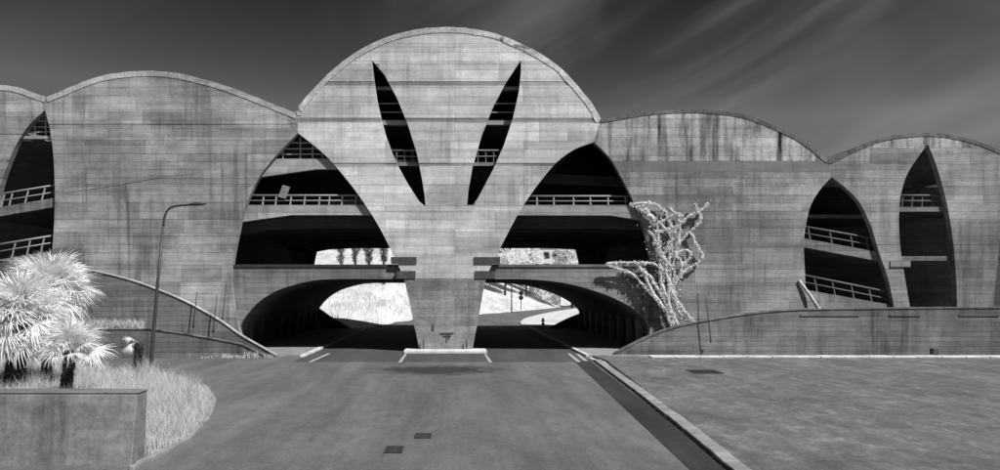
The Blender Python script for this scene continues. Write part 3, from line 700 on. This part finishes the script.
for si, s_ in enumerate(strands):
    P = []
    base_y = R.uniform(-.14, -.05)
    for i, (a, b_) in enumerate(s_):
        X, Z = F(600 + a / 3.133, 190 + b_ / 3.133)
        yy = base_y - R.uniform(0, .1) - (.25 if b_ > 330 else 0)
        P.append((X - ox, yy, Z))
    P = spline(P, 7)
    tube_obj('stem', P, [R.uniform(.06, .12) * (1.35 if s_[0][1] >= 230 and si > 9 else 1) for _ in P], M['stem'], cp, 7)
    for a, b_ in zip(P, P[1:]):
        a, b_ = Vector(a), Vector(b_); n = max(1, int((b_ - a).length / .15 + R.random()))
        for q_ in range(n):
            k_ = R.uniform(.6, 1.25); c0 = a.lerp(b_, (q_ + R.random()) / n) + Vector((R.gauss(0, .03), -.05, R.gauss(0, .03)))
            for _ in range(int(20 * k_)):
                lv.append(leaf(c0 + Vector((R.gauss(0, .058), R.gauss(-.03, .05), R.gauss(0, .058))) * k_, .066 * k_))
for _ in range(420):                                      # leaf wisps filling the middle
    t = R.random(); px = R.gauss(655 + 12 * t, 8); py = 215 + 85 * t
    X, Z = F(px, py); (lv if R.random() < .35 else ld).append(leaf((X - ox, R.uniform(-.3, -.05), Z), .09))
for _ in range(700):                                       # hanging dry leaves below the left strand
    px = R.uniform(622, 655); X, Z = F(px, 266 + (R.random() ** 1.6) * (12 + (px - 622) * 1.3)); ld.append(leaf((X - ox, R.uniform(.0, .24), Z), .09))
quads('leaves', lv, M['creeper'], cp); quads('dry_leaves', ld, M['creeper_dark'], cp)
(bx, bz), (ax, az) = F(816.5, 309), F(798.5, 280)
st = thing('leaning_post', 'thin pale post leaning on the wall at the right lobed opening', 'post', (bx, -.35, bz))
tube_obj('shaft', [(0, 0, 0), ((ax - bx) * .5 + .05, .1, (az - bz) * .5), (ax - bx, .25, az - bz)], [.13, .11, .07], M['stem'], st, 6)
tube_obj('foot', [(-.05, 0, -.12), (.05, 0, .14)], [.17, .14], M['stem'], st, 6)

# --- fan palms
def frond_mesh(k):
    r = random.Random(100 + k); v, f = [], []
    pl = .95
    for i in range(4):                                     # petiole
        t = i / 3; z = .10 * t
        for s in (-1, 1): v.append((pl * t, s * .018, z - .18 * t * t))
    for i in range(3): f.append((2 * i, 2 * i + 1, 2 * i + 3, 2 * i + 2))
    n = 40; c = Vector((pl, 0, -.08))
    for i in range(n):
        a = math.radians(-118 + 236 * i / (n - 1)) + r.uniform(-.03, .03)
        L = (.98 - .22 * abs(i / (n - 1) - .5) * 2) * r.uniform(.7, 1.12); d = Vector((math.cos(a), math.sin(a), 0)); w = Vector((-d.y, d.x, 0))
        fold = .09 * (1 if i % 2 else -1) * .5; dr = r.uniform(.1, .6)
        b0 = len(v)
        for t, hw in ((.05, .009), (.45, .024), (.78, .016), (1.0, .003)):
            p = c + d * L * t + Vector((0, 0, fold * t - dr * t * t * t - .06 * abs(math.sin(a)) * t))
            v.append(p - w * hw); v.append(p + w * hw)
        for q in range(3): f.append((b0 + 2 * q, b0 + 2 * q + 1, b0 + 2 * q + 3, b0 + 2 * q + 2))
    me = mesh('frond', [tuple(q) for q in v], f); me.materials.append(M['palm']); return me
FM = [frond_mesh(k) for k in range(4)]
def palm(px, Z, ztop, rtrunk, nf, size, lean, lab, group='fan palms by the near wall', droop=1.0, one=False):
    x = (px - 455) / FPX * Z; t = thing('fan_palm', lab, 'palm', (x, Z - 60, 0), group)
    pts = [(lean * (i / 8) ** 1.2, 0, ztop * i / 8) for i in range(9)]
    tube_obj('trunk', pts, [rtrunk * R.uniform(.85, 1.15) * (1.1 if i < 2 else 1) for i in range(9)], M['barkp'], t, 9, False)
    qs = []
    for _ in range(int(420 * rtrunk / .3)):                # old leaf bases
        h = R.uniform(.1, 1); a = R.uniform(0, 6.28); c = Vector((lean * h ** 1.2 + math.cos(a) * rtrunk, math.sin(a) * rtrunk, h * ztop))
        o_ = Vector((math.cos(a), math.sin(a), 0)); w = Vector((-o_.y, o_.x, 0)) * .035
        qs.append([c - w, c + w, c + o_ * R.uniform(.05, .16) + w * .3 + Vector((0, 0, R.uniform(-.2, .22)))])
    kind(quads('leaf_bases', qs, M['barkp'], t), 'stuff')
    for k in range(nf):
        o = bpy.data.objects.new('frond', FM[k % 4]); COL.objects.link(o); o.parent = t
        u = (k + .5) / nf; el = math.radians(82 - 128 * u * droop + R.uniform(-9, 9)); az = k * 2.39996 + R.uniform(-.25, .25)
        if one: az = math.pi + R.uniform(-.6, .6); el = math.radians(R.uniform(-20, 30))
        o.location = (lean, 0, ztop - .02); o.rotation_euler = (R.uniform(-.5, .5), -el, az); s_ = size * R.uniform(.85, 1.12); o.scale = (s_,) * 3
    return t
palm(14, 35.0, 3.35, .42, 92, 1.28, .25, 'big shaggy fan palm with thick dark trunk at the left edge', droop=.88)
palm(46, 37.0, 4.5, .22, 78, 1.15, .2, 'tall pale fan palm behind the big shaggy one')
palm(64, 31.0, 2.3, .22, 30, .80, .28, 'small fan palm with leaning dark trunk just behind the near wall', droop=.72)
palm(136, 40.0, 2.0, .20, 4, .55, .18, 'bare leaning palm stump with few fronds beside the street lamp', one=True)

# --- grass bed behind the near wall
bed = [(-8.9, -38.0), G(137, 465), G(186, 441), G(208, 417), G(214, 400), G(203, 387), G(172, 379), G(100, 373), G(0, 368), (-45, -13), (-45, -38.0)]
def inpoly(x, y, P):
    c = False; j = len(P) - 1
    for i in range(len(P)):
        if (P[i][1] > y) != (P[j][1] > y) and x < (P[j][0] - P[i][0]) * (y - P[i][1]) / (P[j][1] - P[i][1]) + P[i][0]: c = not c
        j = i
    return c
def edged(x, y, P):
    return min(((x - max(min(1, ((x - a[0]) * (b_[0] - a[0]) + (y - a[1]) * (b_[1] - a[1])) / ((b_[0] - a[0]) ** 2 + (b_[1] - a[1]) ** 2)), 0) * (b_[0] - a[0]) - a[0]) ** 2
        + (y - max(min(1, ((x - a[0]) * (b_[0] - a[0]) + (y - a[1]) * (b_[1] - a[1])) / ((b_[0] - a[0]) ** 2 + (b_[1] - a[1]) ** 2)), 0) * (b_[1] - a[1]) - a[1]) ** 2) for a, b_ in zip(P, P[1:] + P[:1])) ** .5
kind(sheet('grass_bed', bed, .03, M['soil']), 'structure')
kerb_run('bed_kerb', [G(131, 470), G(186, 442), G(209, 418), G(215, 400), G(204, 386)], .14, .10, M['kerb'], .8)
def blades(n, sampler, h, w, name, mat, spread=.35, parent=None):
    v, f = [], []
    for _ in range(n):
        p = sampler()
        if p is None: continue
        x, y, z, k = p; a = R.uniform(0, 6.28); hh = h * k * R.uniform(.5, 1.3); dx, dy = math.cos(a), math.sin(a); ln_ = hh * R.uniform(.1, spread * 2)
        b = R.uniform(0, 6.28); wx, wy = math.cos(b) * w, math.sin(b) * w
        i = len(v)
        v += [(x - wx, y - wy, z), (x + wx, y + wy, z), (x + dx * ln_ * .35 + wx * .8, y + dy * ln_ * .35 + wy * .8, z + hh * .6), (x + dx * ln_ * .35 - wx * .8, y + dy * ln_ * .35 - wy * .8, z + hh * .6), (x + dx * ln_, y + dy * ln_, z + hh)]
        f += [(i, i + 1, i + 2, i + 3), (i + 3, i + 2, i + 4)]
    o = link(name, mesh(name, v, f), mat, parent); return o
tufts = []
while len(tufts) < 3600:
    x = R.uniform(-30, -8); y = R.uniform(-38, -10)
    if not inpoly(x, y, bed): continue
    cl = .55 + .28 * math.sin(x * 1.7 + y * .6) * math.sin(y * 1.3 - x * .4) + .25 * math.sin(x * 3.1 - y * 2.1) * math.sin(y * 2.3 + x * 1.3)
    if R.random() > .15 + cl: continue
    tufts.append((x, y, R.uniform(.08, .24), (.3 + .8 * cl) * R.choice((.45, .7, 1, 1, 1.45)) * min(1, .4 + edged(x, y, bed) * .6)))
def bed_s():
    x, y, r_, k = R.choice(tufts); x += R.gauss(0, r_); y = max(-37.8, y + R.gauss(0, r_)); return (x, y, .02, k) if inpoly(x, y, bed) else None
g_ = blades(190000, bed_s, .75, .0065, 'dry_grass', M['grass']); kind(g_, 'stuff'); tag(g_, 'pale dry grass growing around the palms behind the near wall', 'grass')
def pl_s(): return (R.uniform(F(-20, 0, 55)[0], F(140, 0, 55)[0]), R.uniform(-4.75, -4.15), soil[0][1], R.choice((.5, .8, 1.0)))
g_ = blades(4500, pl_s, .75, .02, 'planter_weeds', M['grass']); kind(g_, 'stuff'); tag(g_, 'pale weeds along the top of the left planter wall', 'weeds')
def wf_s():
    c = R.choice(((-13.9, .3), (-12.9, .18), (-15.5, .2), (-17, .1), (-14.8, .15)))
    return (R.gauss(c[0], .25), R.gauss(-5.3, .08), 0, c[1] * 2.5)
g_ = blades(260, wf_s, .6, .02, 'wall_weeds', M['grass']); kind(g_, 'stuff'); tag(g_, 'small weed tufts at the foot of the planter wall', 'weeds')
def md_s():
    y = 40 + 170 * R.random() ** 1.3; s = (y + 60) / FPX; x = R.uniform(300 - 455, 590 - 455) * s
    if y < yroad(x) + .6: return None
    if R.random() > .5 + .5 * math.sin(x * .5 + y * .11) * math.sin(y * .3): return None
    return (x, y, terr(x, y) - .03, R.choice((.5, .7, 1.3)))
g_ = blades(26000, md_s, .7, .05, 'meadow_grass', M['mgrass'], .5); kind(g_, 'stuff'); tag(g_, 'bright rough grass on the slope behind the building', 'grass')

# --- trees behind the building
def tree(px, Z, base, hc0, hc1, rad, mat, name, lab, nl, ls, group, shape):
    x = (px - 455) / FPX * Z; y = Z - 60; z0 = terr(x, y) if base is None else base
    t = thing(name, lab, 'tree', (x, y, z0 - .1), group); r = random.Random(int(px * 7 + Z))
    tube_obj('trunk', [(0, 0, 0), (.1, 0, (hc0 - z0) * .5), (0, .1, hc0 - z0 + .5), (.1, 0, (hc1 - z0) * .85)], [.34, .28, .22, .08], M['bark'], t, 7)
    H = hc1 - hc0; qs = []
    cl = []
    for _ in range(34):
        u = r.random(); rr = shape(u) * rad * math.sqrt(r.random()); a = r.uniform(0, 6.28); cl.append((rr * math.cos(a), rr * math.sin(a), hc0 - z0 + H * u))
    for i, c in enumerate(cl):
        if i % 3 == 0: tube_obj('limb', [(0, 0, max(.5, c[2] - H * .2 - .3)), (c[0] * .6, c[1] * .6, c[2] - H * .08), c], [.09, .06, .03], M['bark'], t, 5)
        sg = rad * .24
        for _ in range(nl // 34):
            qs.append(leaf((c[0] + r.gauss(0, sg), c[1] + r.gauss(0, sg), c[2] + r.gauss(0, sg * 1.1)), ls, r))
    quads('crown', qs, M[mat], t)
vase = lambda u: .35 + .75 * min(1, u * 1.6) * (1 - .4 * max(0, u - .6))
ball = lambda u: math.sqrt(max(.02, 1 - (2 * u - 1) ** 2))
for i, px in enumerate((341.5, 355, 369, 383.5)):
    Z = 150 + i * 1.5
    tree(px, Z, None, CAMH + 29 * Z / FPX, CAMH + 62 * Z / FPX, 1.05, 'treed', 'slim_tree', ('leftmost', 'second from left', 'third from left', 'rightmost')[i] + ' of four dark slim trees seen over the left bridge', 2400, .16, 'slim trees seen over the bridge', vase)
for i, (px, Z, lo_, hi_, rd, lab) in enumerate(((505, 205, 18, 55, 4.2, 'pale bushy tree beside the pier over the right bridge'), (526, 214, 24, 60, 3.8, 'pale tree left of the far house'), (549, 236, 40, 66, 4.0, 'pale tree rising behind the far house'),
        (572, 210, 16, 60, 4.0, 'pale tree right of the far house'), (590, 220, 14, 60, 5, 'pale tree at the far right of the gap over the bridge'), (488, 230, 20, 62, 5, 'pale tree half hidden by the central pier'))):
    tree(px, Z, None, CAMH + lo_ * Z / FPX, CAMH + hi_ * Z / FPX, rd, 'treew', 'broadleaf_tree', lab, 5200, .38, 'pale trees on the slope', ball)
# far house
hx, hy = (546 - 455) / FPX * 222, 162.0; hz = terr(hx, hy) - 1.0
hs = thing('house', 'small far house with dark windows among pale trees over the right bridge', 'house', (hx, hy, hz))
hb = CAMH + 47 * 222 / FPX - hz
box_obj('wall', (0, 3, hb / 2 - 1), (8.2, 6, hb - 2 + 2 - .0), M['house'], hs)
prism_obj('roof', [[(-4.7, hb - 1.02), (4.7, hb - 1.02), (0, hb + 1.2)]], -.5, 6.5, M['roof'], hs)
for wx in (-2.6, .2, 2.7):
    for wz in (hb - 3.4, hb - 6.6):
        w_ = box_obj('window', (wx, .02, wz), (1.7, .16, 1.9), M['roof'], hs); box_obj('pane', (0, -.09, 0), (1.4, .04, 1.6), M['glass'], w_)
# small stone block by the right wall
sb_ = thing('stone_block', 'small dark block on the footway against the right ramp wall', 'block', (F(931, 0, 55.6)[0], -4.75, .19)); box_obj('block', (0, 0, .22), (.45, .4, .44), M['plate'], sb_, .1, .05)
